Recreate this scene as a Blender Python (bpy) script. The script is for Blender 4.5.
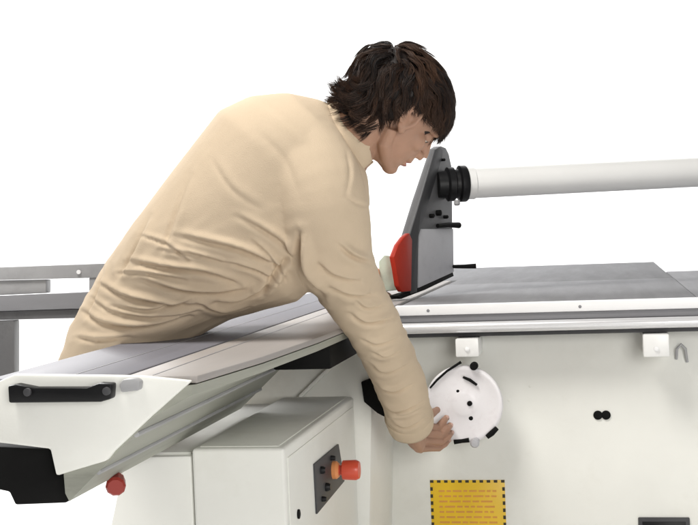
import bpy, bmesh, math, random
import numpy as np
from mathutils import Vector, Matrix, noise
random.seed(7); noise.seed_set(11); rng = np.random.default_rng(7)
scene = bpy.context.scene
for o in list(bpy.data.objects): bpy.data.objects.remove(o)
# ------------------------------------------------------------------ camera
F = 1300.0; YAW = math.atan(251 / F); PIT = -37 / F; ROLL = 0.04; ZC = 1.08
CAM = np.array([0, 0, ZC])
FW = np.array([-math.sin(YAW) * math.cos(PIT), math.cos(YAW) * math.cos(PIT), math.sin(PIT)])
_R0 = np.array([math.cos(YAW), math.sin(YAW), 0]); _U0 = np.cross(_R0, FW)
RT = math.cos(ROLL) * _R0 - math.sin(ROLL) * _U0
UP = math.sin(ROLL) * _R0 + math.cos(ROLL) * _U0
cd = bpy.data.cameras.new('camera'); cam = bpy.data.objects.new('camera', cd)
scene.collection.objects.link(cam); scene.camera = cam
cd.sensor_width = 36; cd.lens = 36 * F / 698; cd.clip_end = 200; cd.clip_start = 0.05
cam.matrix_world = Matrix(((RT[0], UP[0], -FW[0], 0), (RT[1], UP[1], -FW[1], 0), (RT[2], UP[2], -FW[2], ZC), (0, 0, 0, 1)))
# measured sight lines -> world points (a survey of the photograph)
def ray(px, py): return FW + (px - 349) / F * RT + (262.5 - py) / F * UP
def P(px, py, d): return CAM + ray(px, py) * d
def Z(px, py, z): r = ray(px, py); return CAM + r * (z - ZC) / r[2]
def X(px, py, x): r = ray(px, py); return CAM + r * x / r[0]
def Y(px, py, y): r = ray(px, py); return CAM + r * y / r[1]
# ------------------------------------------------------------------ light
world = bpy.data.worlds.new('World'); scene.world = world; world.use_nodes = True
world.node_tree.nodes['Background'].inputs[0].default_value = (1, 0.99, 0.97, 1)
world.node_tree.nodes['Background'].inputs[1].default_value = 0.13
scene.view_settings.view_transform = 'Standard'; scene.view_settings.look = 'None'
scene.view_settings.exposure = 0.14; scene.view_settings.gamma = 1
def area(name, loc, target, sx, sy, w, col=(1, 1, 1)):
    l = bpy.data.lights.new(name, 'AREA'); l.shape = 'RECTANGLE'; l.size = sx; l.size_y = sy; l.energy = w; l.color = col
    o = bpy.data.objects.new(name, l); scene.collection.objects.link(o); o.location = loc
    o.rotation_euler = (Vector(target) - Vector(loc)).to_track_quat('-Z', 'Y').to_euler(); return o
area('softbox_key', (-1.4, 1.5, 3.9), (-0.5, 3.0, 0.8), 1.3, 1.3, 108, (1, 0.97, 0.92))
area('softbox_fill', (1.4, -0.8, 1.5), (-0.1, 3.2, 0.5), 1.6, 1.6, 58, (1, 0.985, 0.95))
area('background_light', (0, 6.4, 4.6), (0, 9.4, 4.3), 14, 1.0, 500, (1, 1, 1))
area('background_floor_light', (-3.6, 6.0, 3.0), (-2.0, 5.2, 0.0), 2.0, 2.0, 190, (1, 1, 1))

# ------------------------------------------------------------------ materials
def mat(name, col, rough=0.5, metal=0.0, var=0.08, vscale=6.0, bump=0.02, bscale=120.0, spec=0.5, stretch=(1, 1, 1), dirt_or_reflection=None, dscale=3.0, damt=0.5, coat=0, sheen=0):
    m = bpy.data.materials.new(name); m.use_nodes = True; nt = m.node_tree; N = nt.nodes; L = nt.links
    b = N['Principled BSDF']; b.inputs['Roughness'].default_value = rough; b.inputs['Metallic'].default_value = metal
    b.inputs['Specular IOR Level'].default_value = spec; b.inputs['Coat Weight'].default_value = coat
    b.inputs['Sheen Weight'].default_value = sheen
    tc = N.new('ShaderNodeTexCoord'); mp = N.new('ShaderNodeMapping'); mp.inputs['Scale'].default_value = stretch
    L.new(tc.outputs['Object'], mp.inputs['Vector'])
    n = N.new('ShaderNodeTexNoise'); n.inputs['Scale'].default_value = vscale; n.inputs['Detail'].default_value = 5
    L.new(mp.outputs[0], n.inputs['Vector'])
    cr = N.new('ShaderNodeValToRGB'); c = Vector(col)
    cr.color_ramp.elements[0].position = 0.3; cr.color_ramp.elements[1].position = 0.7
    cr.color_ramp.elements[0].color = (*(c * (1 - var)), 1); cr.color_ramp.elements[1].color = (*[min(1, v * (1 + var)) for v in c], 1)
    L.new(n.outputs['Fac'], cr.inputs[0]); out = cr.outputs[0]
    if dirt_or_reflection:
        n2 = N.new('ShaderNodeTexNoise'); n2.inputs['Scale'].default_value = dscale; n2.inputs['Detail'].default_value = 8; n2.inputs['Roughness'].default_value = 0.7
        L.new(mp.outputs[0], n2.inputs['Vector'])
        r2 = N.new('ShaderNodeMapRange'); r2.inputs[1].default_value = 0.52; r2.inputs[2].default_value = 0.75; r2.inputs[4].default_value = damt
        L.new(n2.outputs['Fac'], r2.inputs[0])
        mx = N.new('ShaderNodeMix'); mx.data_type = 'RGBA'; mx.inputs[7].default_value = (*dirt_or_reflection, 1)
        L.new(r2.outputs[0], mx.inputs[0]); L.new(out, mx.inputs[6]); out = mx.outputs[2]
    L.new(out, b.inputs['Base Color'])
    rr = N.new('ShaderNodeMapRange'); rr.inputs[3].default_value = max(0, rough - 0.07); rr.inputs[4].default_value = min(1, rough + 0.09)
    L.new(n.outputs['Fac'], rr.inputs[0]); L.new(rr.outputs[0], b.inputs['Roughness'])
    if bump:
        n3 = N.new('ShaderNodeTexNoise'); n3.inputs['Scale'].default_value = bscale; n3.inputs['Detail'].default_value = 3
        L.new(mp.outputs[0], n3.inputs['Vector'])
        bp = N.new('ShaderNodeBump'); bp.inputs['Strength'].default_value = bump * 10; bp.inputs['Distance'].default_value = 0.001
        L.new(n3.outputs['Fac'], bp.inputs['Height']); L.new(bp.outputs[0], b.inputs['Normal'])
    return m
M = {}
M['backdrop'] = mat('studio_white', (0.92, 0.92, 0.92), 0.9, var=0.01, bump=0)
M['enamel'] = mat('cream_enamel', (0.855, 0.855, 0.81), 0.42, var=0.025, dirt_or_reflection=(0.62, 0.60, 0.52), dscale=5, damt=0.22, bump=0.012, bscale=300, spec=0.35)
M['enamel_grey'] = mat('grey_enamel', (0.84, 0.84, 0.79), 0.6, var=0.05, dirt_or_reflection=(0.62, 0.60, 0.54), dscale=5, damt=0.45, bump=0.012, bscale=300, spec=0.2)
M['fairing'] = mat('grey_green_extrusion', (0.33, 0.335, 0.29), 0.5, metal=0.0, var=0.12, vscale=5, stretch=(1, 0.08, 6), dirt_or_reflection=(0.15, 0.15, 0.125), dscale=6, damt=0.5, spec=0.25)
M['alu'] = mat('anodised_aluminium', (0.19, 0.187, 0.21), 0.5, metal=0.0, var=0.06, vscale=5, stretch=(5, 0.15, 1), bump=0.02, bscale=60, dirt_or_reflection=(0.22, 0.18, 0.145), dscale=1.5, damt=0.7, spec=0.08)  # brown blotches double as the jacket's reflection, put into the colour
M['bright'] = mat('bright_aluminium', (0.90, 0.90, 0.91), 0.35, metal=0.0, var=0.03, stretch=(0.2, 3, 3), bump=0.01, spec=0.5)
M['alu_light'] = mat('pale_reflection_aluminium', (0.37, 0.345, 0.33), 0.5, var=0.06, vscale=4, stretch=(5, 0.2, 1), bump=0.02, bscale=60, dirt_or_reflection=(0.42, 0.34, 0.27), dscale=1.6, damt=0.7, spec=0.1)  # pale brownish tone has the jacket's reflection painted in, not wear
M['steel_rail'] = mat('polished_rail', (0.82, 0.82, 0.84), 0.28, metal=0.45, var=0.04, stretch=(0.2, 3, 3), bump=0.01)
M['cast'] = mat('ground_cast_iron', (0.235, 0.235, 0.245), 0.6, metal=0.0, var=0.13, vscale=5, stretch=(5, 0.5, 1), bump=0.015, bscale=60, dirt_or_reflection=(0.20, 0.20, 0.205), dscale=3, damt=0.6, spec=0.06)
M['rail_grey'] = mat('grey_rail', (0.25, 0.25, 0.265), 0.5, metal=0.0, var=0.1, stretch=(0.2, 3, 3), spec=0.3)
M['dark'] = mat('dark_steel', (0.06, 0.06, 0.064), 0.5, metal=0.0, var=0.2, spec=0.3)
M['mid'] = mat('grey_steel', (0.37, 0.37, 0.38), 0.5, metal=0.0, var=0.12, dirt_or_reflection=(0.16, 0.16, 0.16), dscale=5, damt=0.5, spec=0.3)
M['guard_grey'] = mat('brushed_grey_plate', (0.50, 0.50, 0.525), 0.45, metal=0.0, var=0.08, dirt_or_reflection=(0.34, 0.34, 0.35), dscale=14, damt=0.4, spec=0.3)
M['guard_dark'] = mat('dark_grey_plate', (0.14, 0.14, 0.145), 0.45, var=0.15, dirt_or_reflection=(0.05, 0.05, 0.05), dscale=12, damt=0.5, spec=0.3)
M['black'] = mat('black_plastic', (0.008, 0.008, 0.009), 0.42, var=0.2, spec=0.3)
M['rubber'] = mat('black_rubber', (0.005, 0.005, 0.005), 0.7, var=0.2, spec=0.15)
M['white_pl'] = mat('white_plastic', (0.86, 0.86, 0.85), 0.3, var=0.02, bump=0.01)
M['pipe'] = mat('pale_grey_pipe', (0.88, 0.88, 0.87), 0.35, var=0.02, bump=0.01)
M['red'] = mat('red_guard_plastic', (0.42, 0.03, 0.014), 0.5, var=0.12, dirt_or_reflection=(0.2, 0.02, 0.01), dscale=20, damt=0.4, spec=0.25)
M['redbtn'] = mat('red_button_plastic', (0.72, 0.09, 0.045), 0.3, var=0.06)
M['maroon'] = mat('dark_red_plastic', (0.30, 0.03, 0.02), 0.4, var=0.1)
M['orange'] = mat('orange_plastic', (0.85, 0.33, 0.12), 0.4, var=0.1)
M['yellow'] = mat('yellow_sticker', (0.86, 0.55, 0.02), 0.35, var=0.03, bump=0)
M['ink'] = mat('faded_orange_print', (0.72, 0.33, 0.06), 0.5, var=0.1, bump=0)
M['blackink'] = mat('black_print', (0.03, 0.025, 0.01), 0.5, bump=0)
M['wheel'] = mat('white_wheel_enamel', (0.84, 0.82, 0.84), 0.35, var=0.03, dirt_or_reflection=(0.66, 0.60, 0.62), dscale=30, damt=0.4)
M['palegreen'] = mat('pale_green_plastic', (0.50, 0.60, 0.50), 0.4, var=0.15, vscale=30)
M['cloth'] = mat('khaki_cotton', (0.62, 0.50, 0.365), 0.9, var=0.06, vscale=5, bump=0.06, bscale=600, spec=0.12, sheen=0.03, dirt_or_reflection=(0.53, 0.43, 0.30), dscale=4, damt=0.5)
def crumple(m):
    nt = m.node_tree; N = nt.nodes; L = nt.links; b = N['Principled BSDF']; old = b.inputs['Normal'].links[0].from_socket
    tc = N.new('ShaderNodeTexCoord'); mp = N.new('ShaderNodeMapping'); mp.inputs['Scale'].default_value = (0.7, 1.0, 1.5); mp.inputs['Rotation'].default_value = (0, 0.6, 0)
    n = N.new('ShaderNodeTexNoise'); n.noise_type = 'RIDGED_MULTIFRACTAL'; n.inputs['Scale'].default_value = 7; n.inputs['Detail'].default_value = 6; n.inputs['Distortion'].default_value = 0.6
    bp = N.new('ShaderNodeBump'); bp.inputs['Strength'].default_value = 0.30; bp.inputs['Distance'].default_value = 0.006
    L.new(tc.outputs['Object'], mp.inputs[0]); L.new(mp.outputs[0], n.inputs['Vector']); L.new(n.outputs['Fac'], bp.inputs['Height']); L.new(old, bp.inputs['Normal']); L.new(bp.outputs[0], b.inputs['Normal'])
crumple(M['cloth'])
M['trousers'] = mat('khaki_trousers', (0.40, 0.31, 0.20), 0.9, var=0.06, bump=0.05, bscale=600, spec=0.2)
M['shoe'] = mat('black_leather', (0.02, 0.018, 0.016), 0.4)
M['shirtin'] = mat('dark_collar_lining', (0.10, 0.05, 0.035), 0.9)
def skinmat():
    m = mat('skin', (0.41, 0.24, 0.165), 0.5, var=0.10, vscale=18, bump=0.03, bscale=350, spec=0.35)
    b = m.node_tree.nodes['Principled BSDF']; b.inputs['Subsurface Weight'].default_value = 0.12
    b.inputs['Subsurface Radius'].default_value = (0.02, 0.008, 0.004); b.inputs['Subsurface Scale'].default_value = 0.4
    return m
M['skin'] = skinmat()
M['lip'] = mat('lips', (0.42, 0.18, 0.15), 0.45, var=0.05)
M['nail'] = mat('nail', (0.62, 0.40, 0.33), 0.3, var=0.03)
M['eye'] = mat('eye_white', (0.7, 0.68, 0.64), 0.15, bump=0)
M['iris'] = mat('brown_iris', (0.05, 0.025, 0.012), 0.2, bump=0)
def hairmat():
    m = mat('dark_brown_hair', (0.020, 0.0125, 0.0095), 0.5, var=0.0, bump=0, spec=0.3)
    nt = m.node_tree; b = nt.nodes['Principled BSDF']
    a = nt.nodes.new('ShaderNodeAttribute'); a.attribute_name = 'tone'; a.attribute_type = 'GEOMETRY'
    cr = nt.nodes.new('ShaderNodeValToRGB'); cr.color_ramp.elements[0].color = (0.007, 0.005, 0.005, 1); cr.color_ramp.elements[1].color = (0.125, 0.063, 0.036, 1)
    cr.color_ramp.elements[1].position = 1.0
    nt.links.new(a.outputs['Fac'], cr.inputs[0]); nt.links.new(cr.outputs[0], b.inputs['Base Color'])
    return m
M['hair'] = hairmat()

# ------------------------------------------------------------------ mesh helpers
def link(name, me, m, parent=None, smooth=True, ang=35):
    o = bpy.data.objects.new(name, me); scene.collection.objects.link(o)
    if m is not None: me.materials.append(m)
    if smooth:
        me.shade_smooth(); me.set_sharp_from_angle(angle=math.radians(ang))
    if parent is not None: o.parent = parent; o.matrix_parent_inverse = Matrix.Translation(-Vector(parent.location))
    return o
def thing(name, loc, label, cat, group=None):
    o = bpy.data.objects.new(name, None); scene.collection.objects.link(o); o.location = loc; o.empty_display_size = 0.1
    o['label'] = label; o['category'] = cat
    if group: o['group'] = group
    return o
def bm_new(): return bmesh.new()
def join(bm, V, Fc):
    vs = [bm.verts.new(tuple(v)) for v in V]
    for f in Fc:
        try: bm.faces.new([vs[i] for i in f])
        except ValueError: pass
    return vs
def box(bm, x0, x1, y0, y1, z0, z1):
    V = [(x, y, z) for z in (z0, z1) for y in (y0, y1) for x in (x0, x1)]
    join(bm, V, [(0, 2, 3, 1), (4, 5, 7, 6), (0, 1, 5, 4), (2, 6, 7, 3), (0, 4, 6, 2), (1, 3, 7, 5)])
def prism(bm, pts, ext):
    """closed polygon (3D points) pushed through by vector ext"""
    n = len(pts); ext = np.array(ext, float); A = [np.array(p, float) for p in pts]; V = A + [p + ext for p in A]
    join(bm, V, [tuple(range(n)), tuple(range(2 * n - 1, n - 1, -1))] + [(i, i + n, (i + 1) % n + n, (i + 1) % n) for i in range(n)])
def frame(d):
    d = Vector(d).normalized(); a = Vector((0, 0, 1)) if abs(d.z) < 0.9 else Vector((1, 0, 0))
    x = d.cross(a).normalized(); y = d.cross(x).normalized(); return x, y, d
def lathe(bm, o, axis, prof, n=40):
    """prof: list of (distance along axis, radius)"""
    x, y, d = frame(axis); o = Vector(o); rings = []
    for (t, r) in prof:
        if r < 1e-6: rings.append([bm.verts.new(o + d * t)])
        else: rings.append([bm.verts.new(o + d * t + (x * math.cos(a) + y * math.sin(a)) * r) for a in [2 * math.pi * k / n for k in range(n)]])
    for A, B in zip(rings[:-1], rings[1:]):
        for k in range(n):
            k2 = (k + 1) % n
            if len(A) == 1 and len(B) == 1: continue
            if len(A) == 1: bm.faces.new((A[0], B[k], B[k2]))
            elif len(B) == 1: bm.faces.new((A[k], B[0], A[k2]))
            else: bm.faces.new((A[k], B[k], B[k2], A[k2]))
def tube(bm, pts, rad, n=12, cap=True):
    pts = [Vector(p) for p in pts]; rad = rad if hasattr(rad, '__len__') else [rad] * len(pts)
    rings = []; px = None
    for i, p in enumerate(pts):
        t = (pts[min(i + 1, len(pts) - 1)] - pts[max(i - 1, 0)]).normalized()
        if px is None: px = frame(t)[0]
        px = (px - t * px.dot(t)).normalized(); py = t.cross(px)
        rings.append([bm.verts.new(p + (px * math.cos(a) + py * math.sin(a)) * rad[i]) for a in [2 * math.pi * k / n for k in range(n)]])
    for A, B in zip(rings[:-1], rings[1:]):
        for k in range(n): bm.faces.new((A[k], A[(k + 1) % n], B[(k + 1) % n], B[k]))
    if cap: bm.faces.new(rings[0][::-1]); bm.faces.new(rings[-1])
def ellipsoid(bm, c, ax, rad, seg=20, rg=12):
    c = Vector(c); A = [Vector(a).normalized() * r for a, r in zip(ax, rad)]
    top = bm.verts.new(c + A[2]); bot = bm.verts.new(c - A[2]); rings = []
    for i in range(1, rg):
        th = math.pi * i / rg
        rings.append([bm.verts.new(c + A[2] * math.cos(th) + (A[0] * math.cos(p) + A[1] * math.sin(p)) * math.sin(th)) for p in [2 * math.pi * k / seg for k in range(seg)]])
    for k in range(seg):
        k2 = (k + 1) % seg; bm.faces.new((top, rings[0][k], rings[0][k2])); bm.faces.new((bot, rings[-1][k2], rings[-1][k]))
        for A_, B_ in zip(rings[:-1], rings[1:]): bm.faces.new((A_[k], B_[k], B_[k2], A_[k2]))
def loft(bm, secs, n=36, cap=True, p=2.0):
    """secs: (centre, axis_a vector, axis_b vector)"""
    rings = []
    for c, a, b in secs:
        c = Vector(c); a = Vector(a); b = Vector(b); r = []
        for k in range(n):
            t = 2 * math.pi * k / n; ct, st = math.cos(t), math.sin(t)
            r.append(bm.verts.new(c + a * (math.copysign(abs(ct) ** (2 / p), ct)) + b * (math.copysign(abs(st) ** (2 / p), st))))
        rings.append(r)
    for A, B in zip(rings[:-1], rings[1:]):
        for k in range(n): bm.faces.new((A[k], A[(k + 1) % n], B[(k + 1) % n], B[k]))
    if cap: bm.faces.new(rings[0][::-1]); bm.faces.new(rings[-1])
def done(name, bm, m, parent=None, bevel=0.0, seg=2, smooth=True, ang=35):
    bmesh.ops.recalc_face_normals(bm, faces=bm.faces)
    if bevel > 0:
        es = [e for e in bm.edges if len(e.link_faces) == 2 and e.calc_face_angle(0) > math.radians(30)]
        bmesh.ops.bevel(bm, geom=es, offset=bevel, segments=seg, profile=0.5, affect='EDGES', clamp_overlap=True)
    me = bpy.data.meshes.new(name); bm.to_mesh(me); bm.free()
    return link(name, me, m, parent, smooth, ang)
def remeshed(bm, voxel, iters, factor=0.5):
    """union of overlapping closed shapes as one skin: voxel remesh + smoothing"""
    bmesh.ops.recalc_face_normals(bm, faces=bm.faces)
    me = bpy.data.meshes.new('tmp'); bm.to_mesh(me); bm.free()
    o = bpy.data.objects.new('tmp', me); scene.collection.objects.link(o)
    r = o.modifiers.new('r', 'REMESH'); r.mode = 'VOXEL'; r.voxel_size = voxel
    s = o.modifiers.new('s', 'SMOOTH'); s.iterations = iters; s.factor = factor
    dg = bpy.context.evaluated_depsgraph_get(); out = bpy.data.meshes.new_from_object(o.evaluated_get(dg), depsgraph=dg)
    bpy.data.objects.remove(o); return out
def coords(me):
    a = np.empty(len(me.vertices) * 3, dtype=np.float32); me.vertices.foreach_get('co', a); return a.reshape(-1, 3).astype(float)
def normals(me):
    a = np.empty(len(me.vertices) * 3, dtype=np.float32); me.vertex_normals.foreach_get('vector', a); return a.reshape(-1, 3).astype(float)
def setco(me, c): me.vertices.foreach_set('co', c.astype(np.float32).ravel()); me.update()

# ------------------------------------------------------------------ setting: white studio sweep
bm = bm_new(); prof = [(-6, 0), (0, 0), (7.6, 0)] + [(7.6 + 1.6 * math.sin(a), 1.6 - 1.6 * math.cos(a)) for a in [math.pi / 2 * k / 10 for k in range(1, 11)]] + [(9.2, 6.5)]
n = len(prof); join(bm, [(x, y, z) for x in (-12, 12) for (y, z) in prof], [(i, i + 1, n + i + 1, n + i) for i in range(n - 1)])
bd = done('studio_floor', bm, M['backdrop']); bd['kind'] = 'structure'

# ------------------------------------------------------------------ panel saw
saw = thing('panel_saw', (-0.1, 3.3, 0), 'cream enamelled panel saw body with grey steel table, hand wheel and yellow sticker', 'saw')
YP = 3.32
bm = bm_new(); box(bm, -0.60, 1.35, YP, 4.5, 0.06, 0.80); done('machine_body', bm, M['enamel'], saw, 0.006)
bm = bm_new(); box(bm, -0.57, 1.32, YP + 0.03, 4.45, 0.0, 0.059); done('plinth', bm, M['dark'], saw, 0.003)
# table tops
TZ = 0.87
bm = bm_new(); box(bm, -0.505, 0.230, 3.262, 4.30, 0.805, TZ); done('saw_table', bm, M['cast'], saw, 0.003)
bm = bm_new(); prism(bm, [(-0.505, 4.304, 0.83), (0.230, 4.304, 0.83), (0.230, 5.80, 0.83), (-0.80, 5.80, 0.83), (-0.80, 4.63, 0.83), (-0.505, 4.63, 0.83)], (0, 0, TZ - 0.001 - 0.83)); done('outfeed_table', bm, M['cast'], saw, 0.003)
bm = bm_new(); box(bm, 0.233, 1.35, 3.262, 4.82, 0.805, TZ - 0.002); done('extension_table', bm, M['cast'], saw, 0.003)
bm = bm_new()
for x in (-0.45, 0.15):
    bm = bm_new(); box(bm, x - 0.03, x + 0.03, 5.6, 5.66, 0, 0.829); done('outfeed_leg', bm, M['mid'], saw, 0.004)
# front edge strip, scale rail and round fence rail
ye = 3.240
bm = bm_new(); box(bm, -0.512, 1.35, ye, 3.261, 0.846, TZ + 0.002); rl = done('front_edge_strip', bm, M['bright'], saw, 0.003)
bm = bm_new(); box(bm, -0.508, 1.35, ye + 0.006, 3.261, 0.828, 0.8455); done('scale_rail', bm, M['rail_grey'], saw, 0.002)
for px in (428, 580):
    a = Y(px, 308, ye); bm = bm_new(); lathe(bm, (a[0], ye + 0.001, 0.858), (0, -1, 0), [(0, 0.004), (0.0015, 0.004), (0.002, 0.003), (0.002, 0)], 14); done('screw', bm, M['rail_grey'], saw)
bm = bm_new(); tube(bm, [(-0.515, ye - 0.012, 0.8150), (1.35, ye - 0.012, 0.8150)], 0.0135, 20); done('fence_rail', bm, M['steel_rail'], saw)
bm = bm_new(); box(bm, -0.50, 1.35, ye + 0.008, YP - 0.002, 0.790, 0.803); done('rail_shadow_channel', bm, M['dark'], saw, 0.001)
for (x0, x1) in ((455, 479), (643, 670)):
    a = Y(x0, 341, 3.21); b = Y(x1, 357, 3.21)
    bm = bm_new(); box(bm, a[0], b[0], 3.212, YP - 0.001, b[2], 0.788)
    br = done('rail_bracket', bm, M['white_pl'], saw, 0.004)
    bm = bm_new(); lathe(bm, ((a[0] + b[0]) / 2, 3.2115, b[2] + 0.02), (0, -1, 0), [(0, 0.006), (0.003, 0.006), (0.004, 0.004), (0.004, 0)], 16); done('bolt', bm, M['bright'], br)
# little hook at the right bracket
a = Y(681, 350, YP - 0.004); bm = bm_new(); tube(bm, [a + np.array([-0.012, 0, -0.022]), a + np.array([-0.010, -0.01, 0.004]), a + np.array([0, -0.014, 0.016]), a + np.array([0.010, -0.01, 0.004]), a + np.array([0.014, 0, -0.03])], 0.0035, 10); done('cable_hook', bm, M['mid'], saw)
# slot, plate, sticker on the panel
a = Y(602, 415, YP)
for dx in (-0.010, 0.010): bm = bm_new(); lathe(bm, (a[0] + dx, YP + 0.001, a[2]), (0, -1, 0), [(0, 0.0115), (0.004, 0.0115), (0.005, 0.009), (0.005, 0)], 20); done('black_plug', bm, M['rubber'], saw)
a = Y(638, 517, YP); b = Y(691, 560, YP); bm = bm_new(); box(bm, a[0], b[0], YP - 0.006, YP + 0.002, b[2], a[2]); pl = done('dark_nameplate', bm, M['dark'], saw, 0.003)
bm = bm_new(); box(bm, a[0] + 0.01, b[0] - 0.01, YP - 0.0075, YP - 0.0058, b[2] + 0.008, a[2] - 0.01); done('inset', bm, M['black'], pl, 0.001)
a = Y(430, 480, YP); b = Y(509, 600, YP); x0, x1, z1, z0 = a[0], b[0], a[2], b[2]
bm = bm_new(); box(bm, x0, x1, YP - 0.0015, YP + 0.001, z0, z1); st = done('warning_sticker', bm, M['yellow'], saw, 0.0004)
bm = bm_new(); t = 0.0065; nx = 11; w = (x1 - x0) / (2 * nx - 1)
for i in range(nx):
    box(bm, x0 + 2 * i * w, x0 + (2 * i + 1) * w, YP - 0.0024, YP - 0.0014, z1 - t, z1); box(bm, x0 + 2 * i * w, x0 + (2 * i + 1) * w, YP - 0.0024, YP - 0.0014, z0, z0 + t)
k = 1
while z1 - (2 * k + 1) * w > z0 + t:
    for xa in (x0, x1 - t): box(bm, xa, xa + t, YP - 0.0024, YP - 0.0014, z1 - (2 * k + 1) * w, z1 - 2 * k * w)
    k += 1
done('dashed_border', bm, M['blackink'], st, smooth=False)
bm = bm_new(); z = z1 - 0.026
while z > z0 + 0.03:
    x = x0 + 0.022
    while x < x1 - 0.03:
        L_ = random.uniform(0.008, 0.03); L_ = min(L_, x1 - 0.022 - x)
        box(bm, x, x + L_, YP - 0.0022, YP - 0.0014, z - 0.0045, z); x += L_ + 0.005
    z -= 0.0135
done('print_lines', bm, M['ink'], st, smooth=False)
# hairline joints and screws of the front panel
for (px, py) in ((530, 386), (509, 400)):
    a = Y(px, py, YP); bm = bm_new(); lathe(bm, (a[0], YP + 0.0005, a[2]), (0, -1, 0), [(0, 0.004), (0.0012, 0.004), (0.002, 0.0028), (0.002, 0)], 14); done('screw', bm, M['enamel_grey'], saw)
# dark recess at the left end of the panel
bm = bm_new(); prism(bm, [Y(361, 382, 2.968), Y(371, 378, 2.968), Y(392, 384, 2.968), Y(394, 422, 2.968), Y(377, 413, 2.968), Y(364, 402, 2.968)], (0, 0.06, 0)); done('dark_recess', bm, M['rubber'], saw, 0.002)
# chassis casting under the sliding table
bm = bm_new(); prism(bm, [Y(298, 398, 2.98), Y(349, 346, 2.98), Y(372, 342, 2.98), Y(372, 402, 2.98), Y(368, 640, 2.98), Y(310, 640, 2.98)], (0, 0.36, 0)); ch = done('chassis', bm, M['enamel'], saw, 0.006)
bm = bm_new(); pts = [Y(300, 397, 2.976), Y(350, 348, 2.976), Y(368, 345, 2.976)]; tube(bm, pts, 0.005, 8); done('edge_strip', bm, M['enamel'], ch)
bm = bm_new(); box(bm, -0.93, -0.605, 3.0, 4.4, 0.06, 0.775); done('slide_base', bm, M['enamel_grey'], saw, 0.006)
# hand wheel
wy = 3.235; wc = Y(464, 404, wy); R = 0.098
hw = None
bm = bm_new(); lathe(bm, wc, (0, -1, 0), [(-0.012, 0), (-0.012, R - 0.012), (-0.010, R - 0.003), (0, R), (0.005, R - 0.001), (0.008, R - 0.004), (0.0075, R - 0.012), (0.0055, R - 0.016), (0.005, 0.036), (0.007, 0.030), (0.0085, 0.024), (0.0085, 0)], 72)
hw = done('hand_wheel', bm, M['wheel'], saw, ang=50)
bm = bm_new(); lathe(bm, wc, (0, 1, 0), [(0.011, 0.018), (0.09, 0.018)], 24); done('shaft', bm, M['mid'], hw)
for (px, py, r_) in ((470, 403, 0.0065), (447, 418, 0.0062), (471, 418, 0.0055), (458, 391, 0.004)):
    a = Y(px, py, wy - 0.002); bm = bm_new(); lathe(bm, a, (0, -1, 0), [(-0.005, r_), (0.0035 if px != 470 else 0.010, r_), (0.0045 if px != 470 else 0.011, r_ * 0.6), (0.0045 if px != 470 else 0.011, 0)], 16); done('dark_bolt', bm, M['rubber'], hw)
def wheel_slot(pts, r):
    bm = bm_new(); tube(bm, [Y(px, py, wy - 0.010) for px, py in pts], r, 10); return done('grip_slot', bm, M['rubber'], hw)
wheel_slot([(430, 388), (437, 380), (447, 371), (461, 362)], [0.0025, 0.003, 0.003, 0.0035])
wheel_slot([(463, 377), (470, 380), (477, 385)], [0.003, 0.004, 0.003])
wheel_slot([(487, 437), (492, 433), (497, 428)], [0.006, 0.0075, 0.006])
wheel_slot([(454, 442), (462, 441), (469, 440)], [0.006, 0.005, 0.006])
bm = bm_new(); a = Y(474, 366, wy - 0.01); lathe(bm, a, (0, -1, 0), [(-0.01, 0.010), (0.008, 0.010), (0.011, 0.007), (0.011, 0)], 20); done('lock_knob', bm, M['rubber'], hw)
bm = bm_new(); a = Y(476, 441, wy - 0.010); lathe(bm, a, (0, -1, 0), [(-0.004, 0.009), (0.018, 0.010), (0.034, 0.0115), (0.040, 0.008), (0.041, 0)], 24); done('crank_knob', bm, M['guard_grey'], hw)
# control cabinet
cx1 = -0.576; cy0 = 2.29; ctop = 0.68; cx0 = Y(128, 460, cy0)[0]; cxm = Y(191, 460, cy0)[0]
bm = bm_new(); box(bm, cxm + 0.0015, cx1, cy0, 2.975, 0.10, ctop); cc = done('control_cabinet', bm, M['enamel'], saw, 0.007, 3)
bm = bm_new(); box(bm, cxm + 0.014, cx1 - 0.014, cy0 + 0.014, 2.965, ctop - 0.004, ctop + 0.002); done('grey_top_panel', bm, M['enamel_grey'], cc, 0.001)
c0 = Y(121, 462, cy0); bl = Y(109, 530, cy0 + 0.004)
bm = bm_new(); prism(bm, [(cxm - 0.0015, cy0 + 0.006, 0.10), (cxm - 0.0015, cy0 + 0.006, ctop - 0.014), (c0[0] + 0.012, cy0 + 0.006, ctop - 0.016), (c0[0], cy0 + 0.006, ctop - 0.035), (bl[0], cy0 + 0.006, bl[2]), (bl[0] - 0.006, cy0 + 0.006, 0.10)], (0, 0.66, 0)); done('side_compartment', bm, M['enamel'], cc, 0.006)
bm = bm_new(); box(bm, c0[0] + 0.02, cxm - 0.006, cy0 + 0.02, 2.945, ctop - 0.018, ctop - 0.010); done('grey_top_panel', bm, M['enamel_grey'], cc, 0.001)
bm = bm_new(); q = [X(313, 464, cx1), X(337, 444, cx1), X(343, 481, cx1), X(315.5, 514, cx1)]
prism(bm, q, (0.004, 0, 0)); sp = done('switch_plate', bm, M['dark'], cc, 0.001)
for (px, py, r_) in ((321, 470, 0.007), (326, 487, 0.008), (322, 499, 0.005), (331, 458, 0.005)):
    a = X(px, py, cx1 + 0.004); bm = bm_new(); lathe(bm, a, (1, 0, 0), [(-0.001, r_ * 1.15), (0.005, r_ * 1.1), (0.010, r_ * 0.8), (0.010, 0)], 18); done('small_button', bm, M['black'], sp)
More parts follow.
